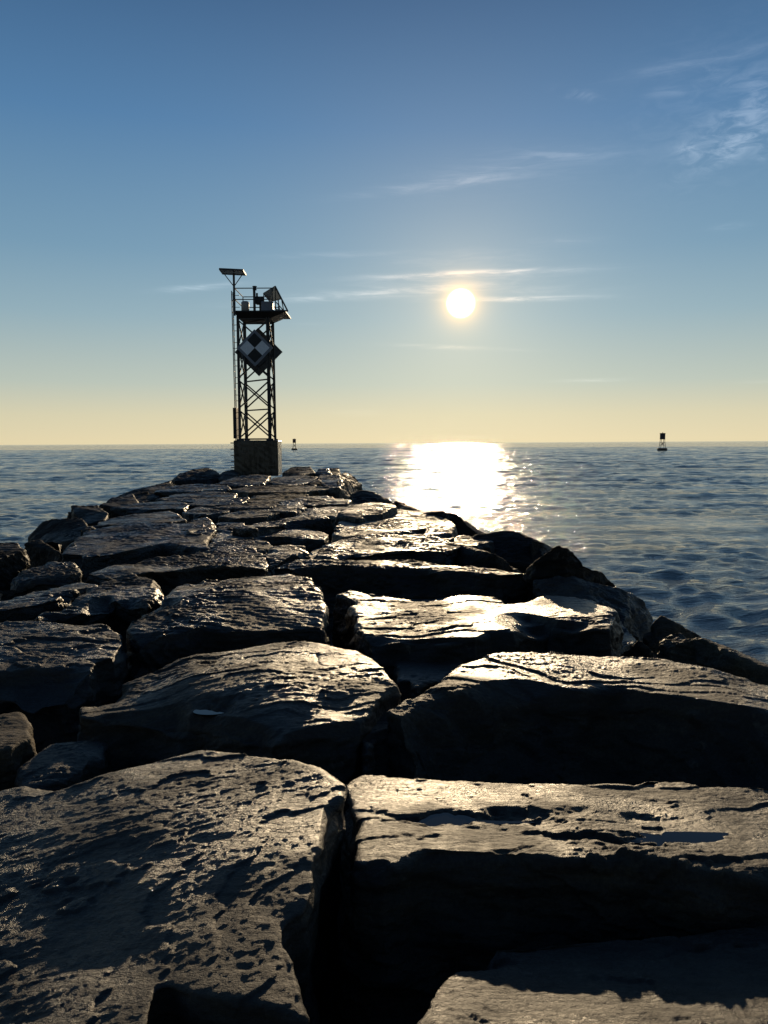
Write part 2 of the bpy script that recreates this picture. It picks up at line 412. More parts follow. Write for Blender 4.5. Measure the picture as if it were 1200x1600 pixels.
rock('squat block with a bright chipped corner, right of the rippled end',
     [(284, 822), (300, 812), (324, 808), (334, 818), (337, 828), (312, 834), (290, 834)], z=.06, t=.8, rnd=.05)
rock('small dark block with a lit peak, left of the pale wedge slab',
     [(336, 826), (346, 810), (362, 806), (376, 812), (384, 822), (360, 830)], z=.0, t=.8, rnd=.05, mat=ROCK_SLICK)
rock('thin pale slab with a bright right tip in the centre of the crest',
     [(346, 806), (362, 800), (392, 797), (426, 795), (434, 801), (412, 806), (370, 808)], z=.1, t=.8, rnd=.05)
rock('long pale wedge slab tapering to the left in the centre of the crest',
     [(370, 824), (420, 814), (470, 806), (504, 806), (512, 812), (470, 816), (430, 822), (390, 827)], z=.1, t=.8, rnd=.05)
rock('long dark low slab in front of the pale wedge slab',
     [(330, 834), (400, 828), (470, 826), (508, 834), (500, 844), (420, 842), (340, 846)], z=-.04, t=.7, rnd=.05, mat=ROCK_SLICK)
rock('crumbly low block behind the pale edged flat slab',
     [(326, 854), (340, 845), (380, 842), (414, 846), (424, 855), (400, 862), (350, 858)], z=.0, t=.7, rnd=.04)
rock('rounded lump with a shiny curved rim, left of the long shelf slab',
     [(410, 876), (422, 860), (450, 853), (474, 857), (480, 868), (452, 876), (424, 884)], z=.0, t=.8, dome=.06, rnd=.06, mat=ROCK_SLICK)
rock('dark boulder deep in the shade beside the shiny rimmed lump',
     [(480, 862), (500, 850), (524, 848), (524, 866), (500, 874), (482, 876)], z=-.12, t=.7, rnd=.05, mat=ROCK_SLICK)
# ---- right half, middle distance
rock('long shelf slab with a golden top edge and a tall shaded front',
     [(442, 886), (482, 877), (560, 878), (640, 876), (700, 880), (760, 887), (806, 894), (760, 898), (720, 894), (650, 891), (560, 889), (482, 892)], z=.06, t=.9, front=.2, rnd=.035)
rock('undulating golden block behind the long shelf slab',
     [(500, 866), (525, 848), (560, 840), (620, 833), (655, 838), (692, 846), (716, 852), (690, 862), (640, 862), (580, 866), (530, 872)], z=.04, t=.8, dome=.04, rnd=.06, rough=1.1)
rock('sloping dark boulder with a lit right edge, behind the long shelf slab',
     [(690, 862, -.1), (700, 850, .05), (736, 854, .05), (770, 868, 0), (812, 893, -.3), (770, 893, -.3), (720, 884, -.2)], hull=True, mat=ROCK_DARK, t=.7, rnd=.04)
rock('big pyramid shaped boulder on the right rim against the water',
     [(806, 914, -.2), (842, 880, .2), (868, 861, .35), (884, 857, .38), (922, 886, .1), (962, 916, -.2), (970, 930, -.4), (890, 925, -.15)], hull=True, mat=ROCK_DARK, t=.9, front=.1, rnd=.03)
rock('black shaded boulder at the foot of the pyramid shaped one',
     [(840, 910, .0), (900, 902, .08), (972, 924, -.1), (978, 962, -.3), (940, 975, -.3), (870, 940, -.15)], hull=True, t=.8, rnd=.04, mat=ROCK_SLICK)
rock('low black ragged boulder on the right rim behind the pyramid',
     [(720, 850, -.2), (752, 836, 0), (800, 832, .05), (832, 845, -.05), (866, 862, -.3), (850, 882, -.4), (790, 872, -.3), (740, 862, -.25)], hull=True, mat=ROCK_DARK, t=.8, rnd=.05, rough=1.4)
rock('dark boulder sloping to the water, right of the pyramid base',
     [(966, 924, -.4), (984, 930, -.4), (1006, 942, -.5), (1018, 964, -.7), (1012, 988, -.8), (980, 980, -.6)], hull=True, t=.7, rnd=.03, mat=ROCK_SLICK)
rock('small peaked stone with a lit left side, by the brown boulder',
     [(966, 1028, -.3), (1000, 1003, -.12), (1014, 1012, -.15), (1036, 1044, -.4), (1000, 1046, -.35)], hull=True, mat=ROCK_DARK, t=.5, rnd=.02)
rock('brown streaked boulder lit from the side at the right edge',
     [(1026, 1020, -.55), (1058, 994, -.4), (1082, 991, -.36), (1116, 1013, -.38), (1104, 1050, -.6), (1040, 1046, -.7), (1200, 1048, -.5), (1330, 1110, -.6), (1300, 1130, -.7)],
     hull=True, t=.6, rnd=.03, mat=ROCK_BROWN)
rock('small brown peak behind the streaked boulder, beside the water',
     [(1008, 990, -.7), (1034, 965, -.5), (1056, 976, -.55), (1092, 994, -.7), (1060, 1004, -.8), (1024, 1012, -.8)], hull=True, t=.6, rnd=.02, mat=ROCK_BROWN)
rock('dark filler stone in the shade right of the golden slab',
     [(940, 985), (965, 965), (985, 985), (1000, 1003), (975, 1022), (930, 1012)], z=-.3, t=.6, rnd=.04, mat=ROCK_SLICK)
rock('broad flat slab with fine parallel grooves on the right of the crest',
     [(528, 820), (560, 806), (620, 797), (664, 800), (694, 812), (706, 822), (690, 828), (640, 828), (590, 833), (545, 838), (530, 834)], z=.05, t=.8, rnd=.05, rough=.7)
rock('smooth curved hump with a dark hollow side, before the far right dome',
     [(530, 806), (556, 793), (582, 786), (604, 790), (618, 798), (596, 806), (560, 811)], z=.12, t=.8, dome=.1, rnd=.1, rough=.6)
rock('dark dome shaped boulder on the far right rim',
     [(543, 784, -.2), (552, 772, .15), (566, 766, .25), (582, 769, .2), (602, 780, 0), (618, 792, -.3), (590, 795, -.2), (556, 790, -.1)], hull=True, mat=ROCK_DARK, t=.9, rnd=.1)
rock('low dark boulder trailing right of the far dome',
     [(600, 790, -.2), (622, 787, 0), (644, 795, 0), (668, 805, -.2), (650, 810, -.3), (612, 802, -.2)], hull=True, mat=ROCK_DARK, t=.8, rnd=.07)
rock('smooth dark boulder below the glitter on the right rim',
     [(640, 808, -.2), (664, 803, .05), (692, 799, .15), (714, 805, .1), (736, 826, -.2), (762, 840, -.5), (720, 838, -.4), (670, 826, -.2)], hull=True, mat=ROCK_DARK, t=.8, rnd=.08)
rock('round dark stone sitting behind the undulating block',
     [(662, 838), (672, 826), (690, 823), (708, 830), (706, 842), (684, 846)], z=.0, t=.6, dome=.06, rnd=.07, mat=ROCK_SLICK)
rock('flat dark stone between the round stone and the right rim',
     [(700, 846), (716, 836), (748, 838), (770, 846), (750, 852), (716, 852)], z=-.06, t=.6, rnd=.05)
# ---- far crest, in front of the tower
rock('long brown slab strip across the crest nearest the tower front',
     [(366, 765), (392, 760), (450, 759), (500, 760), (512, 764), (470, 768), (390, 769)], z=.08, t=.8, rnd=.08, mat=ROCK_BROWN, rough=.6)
rock('dark flat block directly in front of the concrete base',
     [(340, 756), (368, 746), (398, 742), (420, 744), (412, 754), (380, 758)], z=.05, t=.8, rnd=.08)
rock('pale flat block at the right front corner of the concrete base',
     [(420, 754), (432, 746), (470, 743), (494, 746), (488, 753), (450, 757)], z=.08, t=.8, rnd=.08)
rock('thin blue grey slab left of the brown strip',
     [(246, 768), (268, 760), (310, 756), (352, 759), (358, 764), (310, 768)], z=.06, t=.8, rnd=.08, mat=ROCK_SLICK)
rock('rough low slab with tiny bright chips, behind the plank like slab',
     [(250, 780), (280, 772), (340, 768), (366, 772), (360, 780), (300, 785)], z=.04, t=.8, rnd=.06)
rock('dark slab with a small lit notch at its right, left of centre',
     [(292, 788), (310, 781), (344, 779), (386, 778), (380, 786), (330, 790)], z=.06, t=.8, rnd=.06, mat=ROCK_SLICK)
rock('grey plank shaped slab above the thin pale slab',
     [(288, 800), (316, 791), (350, 789), (372, 793), (350, 800), (310, 804)], z=.02, t=.8, rnd=.05)
rock('brownish slab behind the thin pale slab with a straight far edge',
     [(336, 792), (368, 787), (420, 784), (440, 788), (420, 793), (370, 795)], z=.06, t=.8, rnd=.05, mat=ROCK_BROWN, rough=.6)
rock('broken brown slab with glinting flecks, below the brown strip',
     [(388, 783), (398, 775), (440, 771), (478, 774), (470, 781), (420, 786)], z=.05, t=.8, rnd=.06, mat=ROCK_BROWN)
rock('grey slab with a pale lip, right of the glinting brown slab',
     [(440, 785), (472, 777), (510, 775), (546, 781), (540, 786), (490, 789)], z=.08, t=.8, rnd=.06)
rock('dark lump with a dazzling white top chip near the crest centre',
     [(424, 797), (440, 786), (466, 785), (478, 792), (462, 799)], z=.12, t=.8, rnd=.06, mat=ROCK_SLICK)
rock('long dark ledge with a lit rim, right of the white chip',
     [(446, 802), (480, 796), (520, 796), (548, 806), (534, 810), (490, 806)], z=.05, t=.8, rnd=.06)
rock('dark square block in the shade behind the curved hump',
     [(500, 795), (520, 788), (545, 788), (556, 796), (530, 802)], z=.02, t=.8, rnd=.06, mat=ROCK_SLICK)
# ---- far right flank
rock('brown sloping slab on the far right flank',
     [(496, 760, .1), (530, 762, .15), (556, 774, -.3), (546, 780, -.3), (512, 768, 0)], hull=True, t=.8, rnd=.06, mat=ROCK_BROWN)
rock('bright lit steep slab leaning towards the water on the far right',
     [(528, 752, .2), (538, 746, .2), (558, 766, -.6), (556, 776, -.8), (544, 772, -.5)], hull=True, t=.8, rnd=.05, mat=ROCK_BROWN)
rock('dark block behind the brown sloping slab',
     [(494, 752, .1), (502, 742, .25), (530, 744, .25), (536, 756, .1), (524, 764, 0)], hull=True, t=.8, rnd=.06, mat=ROCK_SLICK)
rock('narrow sunlit stone beside the dark far block',
     [(482, 754, .1), (496, 747, .2), (502, 752, .15), (490, 760, .05)], hull=True, mat=ROCK_DARK, t=.8, rnd=.05)
rock('dark rim stone right of the base, first of the far row',
     [(444, 738, .1), (456, 731, .25), (484, 730, .3), (490, 738, .15), (466, 742, .1)], hull=True, mat=ROCK_DARK, t=.9, rnd=.06)
rock('blue topped rim stone in the middle of the far row',
     [(492, 740, .1), (498, 732, .3), (512, 731, .3), (518, 740, .1)], hull=True, t=.9, rnd=.06, mat=ROCK_SLICK)
rock('square rim stone beyond the blue topped one',
     [(512, 742, 0), (516, 732, .2), (529, 732, .2), (533, 744, -.1)], hull=True, mat=ROCK_DARK, t=.9, rnd=.06)
rock('last low rim stone of the far row, sloping to the water',
     [(532, 748, -.2), (538, 738, 0), (548, 741, -.1), (564, 756, -.6), (552, 760, -.6)], hull=True, mat=ROCK_DARK, t=.9, rnd=.06)
# ---- small stones wedged along both rims
for lab, pts, zz in (
    ('small jagged stone between the ragged left rim boulder and the far hump', [(236, 772), (250, 757), (266, 751), (276, 762), (256, 774)], .1),
    ('small dark stone wedged against the near end of the ragged left rim boulder', [(204, 786), (214, 772), (228, 767), (238, 778), (220, 790)], .08),
    ('small stone tucked behind the sharp pointed boulder on the left', [(126, 810), (140, 797), (156, 795), (162, 806), (146, 816)], .05),
    ('small black stone below the dark angular boulder on the left shoulder', [(58, 860), (72, 847), (90, 847), (98, 858), (78, 868)], -.02),
    ('small dark stone leaning on the dome shaped boulder at the far right', [(604, 794), (618, 783), (632, 786), (640, 797), (620, 804)], .1),
    ('small rough stone between the low ragged boulder and the smooth right rim boulder', [(752, 848), (768, 833), (786, 831), (800, 842), (778, 852)], .02),
    ('small black stone behind the peak of the pyramid shaped boulder', [(818, 860), (832, 845), (850, 849), (858, 864), (838, 870)], -.02),
    ('small dark stone in the gap right of the squat chipped block', [(336, 838), (346, 828), (362, 826), (370, 834), (352, 842)], .02)):
    n_ = len(pts); vm = min(v for u, v in pts)
    rock(lab, [(u, v, zz - .3 * (v - vm) / 15) for u, v in pts], hull=True, t=.6, rnd=.02, mat=ROCK_DARK)
finish_rocks()

# puddles lie in the hollows
def puddle(label, c, rx, ry, deep=.014):
    """water standing in a hollow: its shore is where the stone rises through the water level"""
    A = np.concatenate(TOPS); A = A[(np.abs(A[:, 0] - c.x) < rx * 1.3) & (np.abs(A[:, 1] - c.y) < ry * 1.6) & (A[:, 2] > -.3)]
    i0 = np.argmin(A[:, 2] + 2 * (((A[:, 0] - c.x) / rx) ** 2 + ((A[:, 1] - c.y) / ry) ** 2 > .3)); o = A[i0]; lev = o[2] + deep
    def gz(x, y):
        d = (A[:, 0] - x) ** 2 + (A[:, 1] - y) ** 2
        return A[np.argmin(d), 2] if d.min() < .0009 else 9
    pts = []
    for k in range(72):
        w = 2 * math.pi * k / 72; r = 0
        while r < 1 and gz(o[0] + rx * r * math.cos(w), o[1] + ry * r * math.sin(w)) < lev: r += .03
        pts.append((o[0] + rx * (r + .03) * math.cos(w), o[1] + ry * (r + .03) * math.sin(w), lev))
    ob = MB().prism(pts, (0, 0, -.004)).build('puddle', POOL); tag(ob, label, 'puddle', 'rain pools on the blocks'); return ob
kk = NT('pool water'); kk.b.inputs['Base Color'].default_value = (.012, .014, .016, 1); kk.b.inputs['Roughness'].default_value = .04
kk.b.inputs['IOR'].default_value = 1.33; POOL = kk.m
for lab, c, rx, ry in (('shallow pool near the left end of the brightly sunlit slab', p1, .42, .1), ('long shallow pool near the right end of the sunlit slab', p2, .42, .08),
                       ('tiny pool in the hollow of the domed block', p3, .1, .06)):
    puddle(lab, c, rx, ry, .024 if rx > .2 else .007)

# ------------------------------------------------------------------ rubble core under the blocks
def core():
    nx, ny = 90, 220
    vs = []
    for j in range(ny):
        y = -6 + 62 * j / (ny - 1)
        cx = .35 - .175 * y
        end = max(0, (y - 46) / 8)
        for i in range(nx):
            s = (i / (nx - 1) * 2 - 1) * 9.5
            a = abs(s)
            h = -.5 - max(0, a - 3.4) * .52 - end * end * 2.2
            vs.append((cx + s, y, h))
    co = np.array(vs, np.float32)
    co[:, 2] += .22 * fbm(co / np.array([1.6, 1.6, 1.6], np.float32), 3) - .1
    f = [(j * nx + i, j * nx + i + 1, (j + 1) * nx + i + 1, (j + 1) * nx + i) for j in range(ny - 1) for i in range(nx - 1)]
    me = bpy.data.meshes.new('rubble_ground'); me.from_pydata(co.tolist(), [], f); me.update()
    o = link('rubble_ground', me, CORE, smooth=True); tag(o, kind='structure')
core()

# ------------------------------------------------------------------ sea
SLOPE = .22
def sea():
    # polar grid: fine towards the jetty's seaward side, coarse behind; real waves, shorter ones fading out with the grid step
    r_ = [5.0]
    while r_[-1] < 500: r_.append(r_[-1] + .10 + .0021 * r_[-1])
    rr = np.concatenate([[.5, 2.5], r_, np.exp(np.linspace(math.log(r_[-1]), math.log(60000), 130))[1:]])
    th = np.concatenate([np.linspace(-180, -36, 60)[:-1], np.linspace(-36, 36, 660), np.linspace(36, 180, 60)[1:]])
    T = np.radians(th); dth = R(72 / 659)
    rg, tg = np.meshgrid(rr, T, indexing='ij')
    x = (rg * np.sin(tg)).astype(np.float32); y = (rg * np.cos(tg)).astype(np.float32); z = np.zeros_like(x)
    rng = np.random.default_rng(3)
    step = np.gradient(rr)
    pxy = np.stack([x.ravel() * .6, y.ravel(), np.zeros(x.size, np.float32)], -1)
    gust = np.clip(.95 + .75 * fbm(pxy / 14, 4, .6).reshape(x.shape), .25, 2.0)
    NW = 130
    for k in range(NW):
        lam = .42 * (11 / .42) ** ((k + rng.random()) / NW)
        ang = R(12) + rng.normal() * (.75 if lam < 1.6 else .5 if lam < 3 else .2)
        kx, ky = 2 * math.pi / lam * math.sin(ang), 2 * math.pi / lam * math.cos(ang)
        amp = SLOPE * math.sqrt(2 / NW) * lam / (2 * math.pi) * (1.35 if lam < 1 else 1.1 if lam < 1.6 else .85 if lam < 3 else .6 if lam < 5 else .45)
        ws = np.clip(1.7 - 4.2 * np.maximum(step, rr * dth * .6) / lam, 0, 1).astype(np.float32)
        if lam > 1.6: ws *= np.clip(.3 + .7 * (rr - 18) / 70, .25, 1).astype(np.float32)
        n = int(np.nonzero(ws)[0].max()) + 1 if ws.any() else 0
        if n: z[:n] += (ws[:n, None] * amp) * np.sin(np.float32(kx) * x[:n] + np.float32(ky) * y[:n] + np.float32(rng.random() * 6.28)) * (gust[:n] if lam < 3 else 1)
    nr, nt = x.shape
    co = np.stack([x, y, z + SEA_Z], -1).reshape(-1, 3)
    i = np.arange(nr - 1)[:, None] * nt + np.arange(nt - 1)[None]
    q = np.stack([i, i + 1, i + nt + 1, i + nt], -1).reshape(-1, 4)
    me = bpy.data.meshes.new('sea_water')
    me.vertices.add(len(co)); me.vertices.foreach_set('co', co.astype(np.float32).ravel())
    me.loops.add(q.size); me.loops.foreach_set('vertex_index', q.ravel().astype(np.int32))
    me.polygons.add(len(q)); me.polygons.foreach_set('loop_start', np.arange(0, q.size, 4, dtype=np.int32))
    me.update(calc_edges=True); me.validate()
    k = NT('sea water'); pos = k.n('ShaderNodeNewGeometry').outputs['Position']
    k.b.inputs['Base Color'].default_value = (.16, .185, .178, 1)
    k.b.inputs['Roughness'].default_value = .05; k.b.inputs['IOR'].default_value = 1.333
    m1 = k.mapping(k.mapping(pos, (1, 1, 0), (0, 0, R(-4))), (.24, 1, 1))
    n1 = k.noise(m1, .9, 3, .6, .25)
    n2 = k.noise(m1, 4.0, 5, .65, .3)
    gust = k.noise(k.mapping(pos, (.5, 1, 0)), .25, 4, .65, .4)
    g2_ = k.n('ShaderNodeMath', operation='POWER'); k.l(k.maprange(gust, .2, .75, .3, 1.5), g2_.inputs[0]); g2_.inputs[1].default_value = 2.0
    hh_ = k.n('ShaderNodeMath', operation='MULTIPLY'); k.l(n2, hh_.inputs[0]); k.l(g2_.outputs[0], hh_.inputs[1])
    # the mesh carries the longer waves close by; far out they are left to the surface
    vl = k.n('ShaderNodeVectorMath', operation='LENGTH'); k.l(pos, vl.inputs[0])
    far = k.n('ShaderNodeMath', operation='MULTIPLY'); k.l(n1, far.inputs[0]); k.l(k.maprange(vl.outputs['Value'], 60, 500, .05, 1), far.inputs[1])
    b0 = k.bump(far.outputs[0], 1.0, .5)
    b1 = k.bump(hh_.outputs[0], 1.0, .12, b0)
    k.l(b1, k.b.inputs['Normal'])
    o = link('sea_water', me, k.m, smooth=True); tag(o, kind='structure')
sea()

# ------------------------------------------------------------------ navigation tower
def tower():
    YF, YB = 45.3, 47.2
    org = Vector((-7.53, 46.25, -.1))
    root = empty('navigation_tower', org)
    tag(root, 'dark steel lattice beacon with checkered diamond boards on a concrete block at the jetty end', 'beacon tower')
    L = lambda p: Vector(p) - org
    zof = lambda v, Y, u=400: aty(u, v, Y).z
    # concrete base
    zt = zof(688, 45)
    rot = Matrix.Rotation(R(2.5), 3, 'Z')
    hb = zt + .25
    mb = MB(); mb.box((0, 0, hb / 2 - .15), (2.58, 2.4, hb), rot, .05)
    bmesh.ops.subdivide_edges(mb.bm, edges=[e for e in mb.bm.edges if e.calc_length() > 1], cuts=10, use_grid_fill=True)
    for v in mb.bm.verts:
        v.co += Vector((random.uniform(-1, 1), random.uniform(-1, 1), random.uniform(-1, 1))) * .008
    base = mb.build('concrete_base', CONC, root)
    for k in range(5):
        z = .35 + k * .36; x = -1.29
        r = MB().path([(x + .02, -.55, z), (x - .16, -.58, z), (x - .16, -.95, z), (x + .02, -.98, z)], .034); r.build('rung', ALU, base)
    for sx in (-1, 1):
        for sy in (-1, 1): MB().box((sx * .87, sy * .94, hb - .11), (.42, .42, .1), rot, .02).build('foot_plate', STEEL, base)
    # legs
    z0 = zt - org.z; z1 = zof(497, YF) - org.z
    X, Yh = .87, .95
    corner = {(-1, -1): (-X, -Yh), (1, -1): (X, -Yh), (-1, 1): (-X, Yh), (1, 1): (X, Yh)}
    for (sx, sy), (x, y) in corner.items():
        MB().angle((x, y, z0 - .1), (x * .98, y * .98, z1 + .1), .13 * 1, .03).tube((x, y, z0 - .1), (x * .98, y * .98, z1 + .1), .05).build('leg', STEEL, root)
    lv = [z0 + .05 + (z1 - .1 - z0) * i / 4 for i in range(5)]
    faces = [((-X, -Yh), (X, -Yh)), ((-X, Yh), (X, Yh)), ((-X, -Yh), (-X, Yh)), ((X, -Yh), (X, Yh))]
    for (ax, ay), (bx, by) in faces:
        m = MB()
        for za, zb in zip(lv, lv[1:]):
            m.angle((ax, ay, za + .1), (bx, by, zb - .1), .07, .015).angle((bx, by, za + .1), (ax, ay, zb - .1), .07, .015)
        m.build('cross_brace', STEEL, root)
    for i, z in enumerate(lv):
        m = MB().angle((-X, Yh, z), (X, -Yh, z), .07, .015)
        if i in (0, 4):
            m.angle((-X, -Yh, z), (X, -Yh, z), .07, .015).angle((-X, Yh, z), (X, Yh, z), .07, .015)
        m.build('plan_brace', STEEL, root)
    # platform: deck, tapered frame under it
    zd = zof(485, 44.9) - org.z
    xl, xr = aty(366, 485, 44.9).x - org.x, aty(446, 485, 44.9).x - org.x
    yf, yb = -1.35, 1.35
    deck = MB().box(((xl + xr) / 2, 0, zd - .04), (xr - xl, yb - yf, .08), bevel=.01).build('deck', BLACK, root)
    m = MB()
    top = [(xl, yf, zd - .09), (xr, yf, zd - .09), (xr - .5, yb, zd - .09), (xl, yb, zd - .09)]
    bot = [(-X, -Yh, z1), (X + .15, -Yh, z1), (X + .1, Yh, z1), (-X, Yh, z1)]
    A = [m.bm.verts.new(p) for p in top]; B = [m.bm.verts.new(p) for p in bot]
    m.bm.faces.new(A[::-1]); m.bm.faces.new(B)
    for i in range(4): m.bm.faces.new((A[i], A[(i + 1) % 4], B[(i + 1) % 4], B[i]))
    m.build('deck_support', BLACK, root)
    # railing
    zr = zof(450, 44.9) - org.z
    m = MB(); xr2 = xr - .75
    for y in (yf + .04, yb - .04):
        for f in (1, .5): m.tube((xl + .04, y, zd + (zr - zd) * f), (xr2, y, zd + (zr - zd) * f), .028)
        for x in np.linspace(xl + .04, xr2, 3): m.tube((x, y, zd), (x, y, zr), .03)
    for f in (1, .5): m.tube((xl + .04, yf + .04, zd + (zr - zd) * f), (xl + .04, yb - .04, zd + (zr - zd) * f), .028)
    m.build('railing', STEEL, root)
    # mast with tilted solar panel
    mx = aty(366, 450, 44.9).x - org.x
    zm = zof(427, 44.9) - org.z
    MB().tube((mx, yf - .06, zd - .3), (mx, yf - .06, zm), .065).build('mast', STEEL, root)
    tr = Matrix.Rotation(R(-3.5), 3, 'X') @ Matrix.Rotation(R(3), 3, 'Y')
    c = Vector((aty(364, 424, 44.9).x - org.x, yf - .06, zm + .07))
    pan = MB().box(c, (1.28, .9, .05), tr).build('solar_panel', PANEL, root)
    fr = MB()
    for s in (-1, 1):
        fr.box(c + tr @ Vector((s * .66, 0, 0)), (.05, .98, .1), tr); fr.box(c + tr @ Vector((0, s * .47, 0)), (1.27, .05, .1), tr)
    fr.build('panel_frame', STEEL, pan)
    br = MB()
    for s in (-1, 1): br.tube((mx, yf - .06, zm - .75), c + tr @ Vector((s * .55, .1, -.06)), .025)
    br.build('bracket', STEEL, root)
    # lantern
    lx = aty(398, 470, 45.5).x - org.x; zl = zof(453, 45.5) - org.z
    MB().tube((lx, -.7, zd), (lx, -.7, zl), .05).build('lantern_post', STEEL, root)
    MB().lathe([(.12, 0), (.12, .04), (.1, .05), (.1, .16), (.13, .18), (.13, .22), (.03, .24)], 20, (lx, -.7, zl)).build('lantern', BLACK, root)
    # cabinets
    def cab(name, u0, u1, v0, y, dep, mat):
        a, b = aty(u0, v0, 46.25 + y), aty(u1, v0, 46.25 + y)
        h = a.z - org.z - zd
        return MB().box(((a.x + b.x) / 2 - org.x, y, zd + h / 2), (b.x - a.x, dep, h), bevel=.03).build(name, mat, root)
    cab('equipment_cabinet', 409, 427, 472, -.9, .5, CABINET)
    d0 = aty(383, 471, 45.6); zz = d0.z - org.z
    MB().lathe([(.2, zd), (.2, zd + .08), (.23, zd + .1), (.23, zz - .06), (.17, zz)], 24, (d0.x - org.x, -.65, 0)).build('battery_drum', PALE, root, True)
    f0 = aty(406, 470, 45.7)
    m = MB().box((f0.x - org.x, -.5, f0.z - org.z), (.46, .4, .4), bevel=.03).tube((f0.x - org.x, -.5, zd), (f0.x - org.x, -.5, f0.z - org.z), .05)
    m.box((f0.x - org.x - .17, -.5, f0.z - org.z + .3), (.1, .1, .3)).build('fog_signal', BLACK, root)
    # tilted solar rack on the right
    bf = aty(449.5, 486, 44.9) - org; tf = aty(430, 447.5, 44.9) - org
    bb = aty(432, 484, 47.1) - org; tb = aty(412, 458.5, 47.1) - org
    rk = MB().path([bf, tf, tb, bb, bf], .045)
    rk.tube((bf + tf) / 2, (bb + tb) / 2, .035)
    rk.tube(bf.lerp(bb, .35), (bf + tf) / 2, .03).tube(bf.lerp(bb, .35), ((bf + tf) / 2).lerp((bb + tb) / 2, .6), .03).tube(bf.lerp(bb, .7), ((bf + tf) / 2).lerp((bb + tb) / 2, .3), .03)
    rk.tube(tf, (tf.x, tf.y, zd), .03).tube(tb, (tb.x, tb.y, zd), .03)
    rack = rk.build('panel_rack', STEEL, root)
    n = (tf - bf).cross(tb - bf).normalized() * .05
    MB().prism([tf, tb, tb.lerp(bb, .5), tf.lerp(bf, .48)], n).build('solar_panel', PANEL, root)
    # ladder and climb guard
    la, lb = aty(367.3, 600, 45.9).x - org.x, aty(373.5, 600, 45.9).x - org.x
    lad = MB()
    ztop = zof(454, 45.7) - org.z
    lad.tube((la, -.5, z0), (la - .06, -.5, ztop), .028).tube((la, -.1, z0), (la - .06, -.1, ztop), .028)
    z = z0 + .3; k = 0
    while z < ztop - .2:
        lad.tube((la - .02, -.5, z), (la - .02, -.1, z), .016)
        if k % 3 < 2: lad.tube((la - .02, -.3, z), (-X, -.3, z), .016)
        z += .34; k += 1
    lad.build('ladder', STEEL, root)
    g0, g1 = zof(685, 45.7) - org.z, zof(637, 45.7) - org.z
    MB().box((la - .02, -.3, (g0 + g1) / 2), (.2, .62, g1 - g0), bevel=.01).build('climb_guard', BLACK, root)
    h0, h1 = zof(487, 45.5) - org.z, zof(468, 45.5) - org.z
    MB().path([(xl, -.6, h0), (xl - .28, -.6, h0), (xl - .28, -.6, h1), (xl, -.6, h1)], .014).build('handhold', STEEL, root)
    # dayboards
    def board(name, c, r, y, mat, t):
        return MB().prism([c + Vector((0, 0, r)), c + Vector((r, 0, 0)), c + Vector((0, 0, -r)), c + Vector((-r, 0, 0))], (0, t, 0)).build(name, mat, root)
    cf = aty(398, 543.5, 45.1) - org
    bd = board('dayboard', cf, 1.06, 0, CABINET, .05)
    bd['label'] = 'black and white checkered diamond board'
    r = .43
    for dx, dz, mt, nm in ((0, r, BLACK, 'black_square'), (0, -r, BLACK, 'black_square'), (-r, 0, WHITE, 'white_square'), (r, 0, WHITE, 'white_square')):
        q = cf + Vector((dx, -.006, dz)); rr = r - .004
        MB().prism([q + Vector((0, 0, rr)), q + Vector((rr, 0, 0)), q + Vector((0, 0, -rr)), q + Vector((-rr, 0, 0))], (0, .004, 0)).build(nm, mt, bd)
    cb = aty(404, 550, 47.4) - org
    b2 = board('dayboard', cb, 1.46, 0, GREYBACK, .05); b2['label'] = 'dull grey back of the larger rear diamond board'
tower()

# ------------------------------------------------------------------ buoys
def buoy(label, loc, s, cage):
    root = empty('bell_buoy', loc); tag(root, label, 'buoy', 'buoys off the jetty')
    MB().lathe([(1.2, -.9), (1.72, -.5), (1.75, .75), (1.62, .95), (.3, 1.02)], 32).build('float', FLOATM, root, False)
    for a in range(4):
        w = math.pi / 4 + a * math.pi / 2
        MB().tube((1.25 * math.cos(w), 1.25 * math.sin(w), .9), (.8 * math.cos(w), .8 * math.sin(w), 4.2), .09).build('leg', FLOATM, root)
    for z, r in ((2.0, 1.08), (3.05, .95)): 
        p = [(r * math.cos(math.pi / 4 + a * math.pi / 2), r * math.sin(math.pi / 4 + a * math.pi / 2), z) for a in range(5)]
        MB().path(p, .06).build('brace', FLOATM, root)
    MB().lathe([(.1, 2.9), (.22, 2.85), (.3, 2.5), (.42, 2.3), (.44, 2.24)], 20).build('bell', FLOATM, root, True)
    m = MB().lathe([(1.0, 4.1), (1.0, 4.18), (.93, 4.2), (.93, 6.2), (1.06, 6.22), (1.06, 6.34), (.3, 6.38)], 24); m.build('radar_cage', cage, root)
    MB().lathe([(.12, 6.37), (.12, 6.44), (.14, 6.46), (.14, 6.6), (.05, 6.64)], 14).build('lantern', BLACK, root)
    root.scale = (s, s, s); return root
def sea_pt(u, v):
    return at(u, v, SEA_Z)
b = sea_pt(1034.7, 704.3); buoy('dark navigation buoy floating far out on the right side of the sea', b, .96, GREENM)
b = sea_pt(460, 703.2); buoy('tiny reddish buoy on the horizon right of the concrete base', b, .84, REDM)

# ------------------------------------------------------------------ sun and sky
sun = bpy.data.lights.new('sun', 'SUN'); sun.energy = 3.6; sun.angle = R(.53); sun.color = (1, .76, .47)
so = bpy.data.objects.new('sun', sun); col.objects.link(so)
so.rotation_euler = (-SUN).to_track_quat('-Z', 'Y').to_euler()

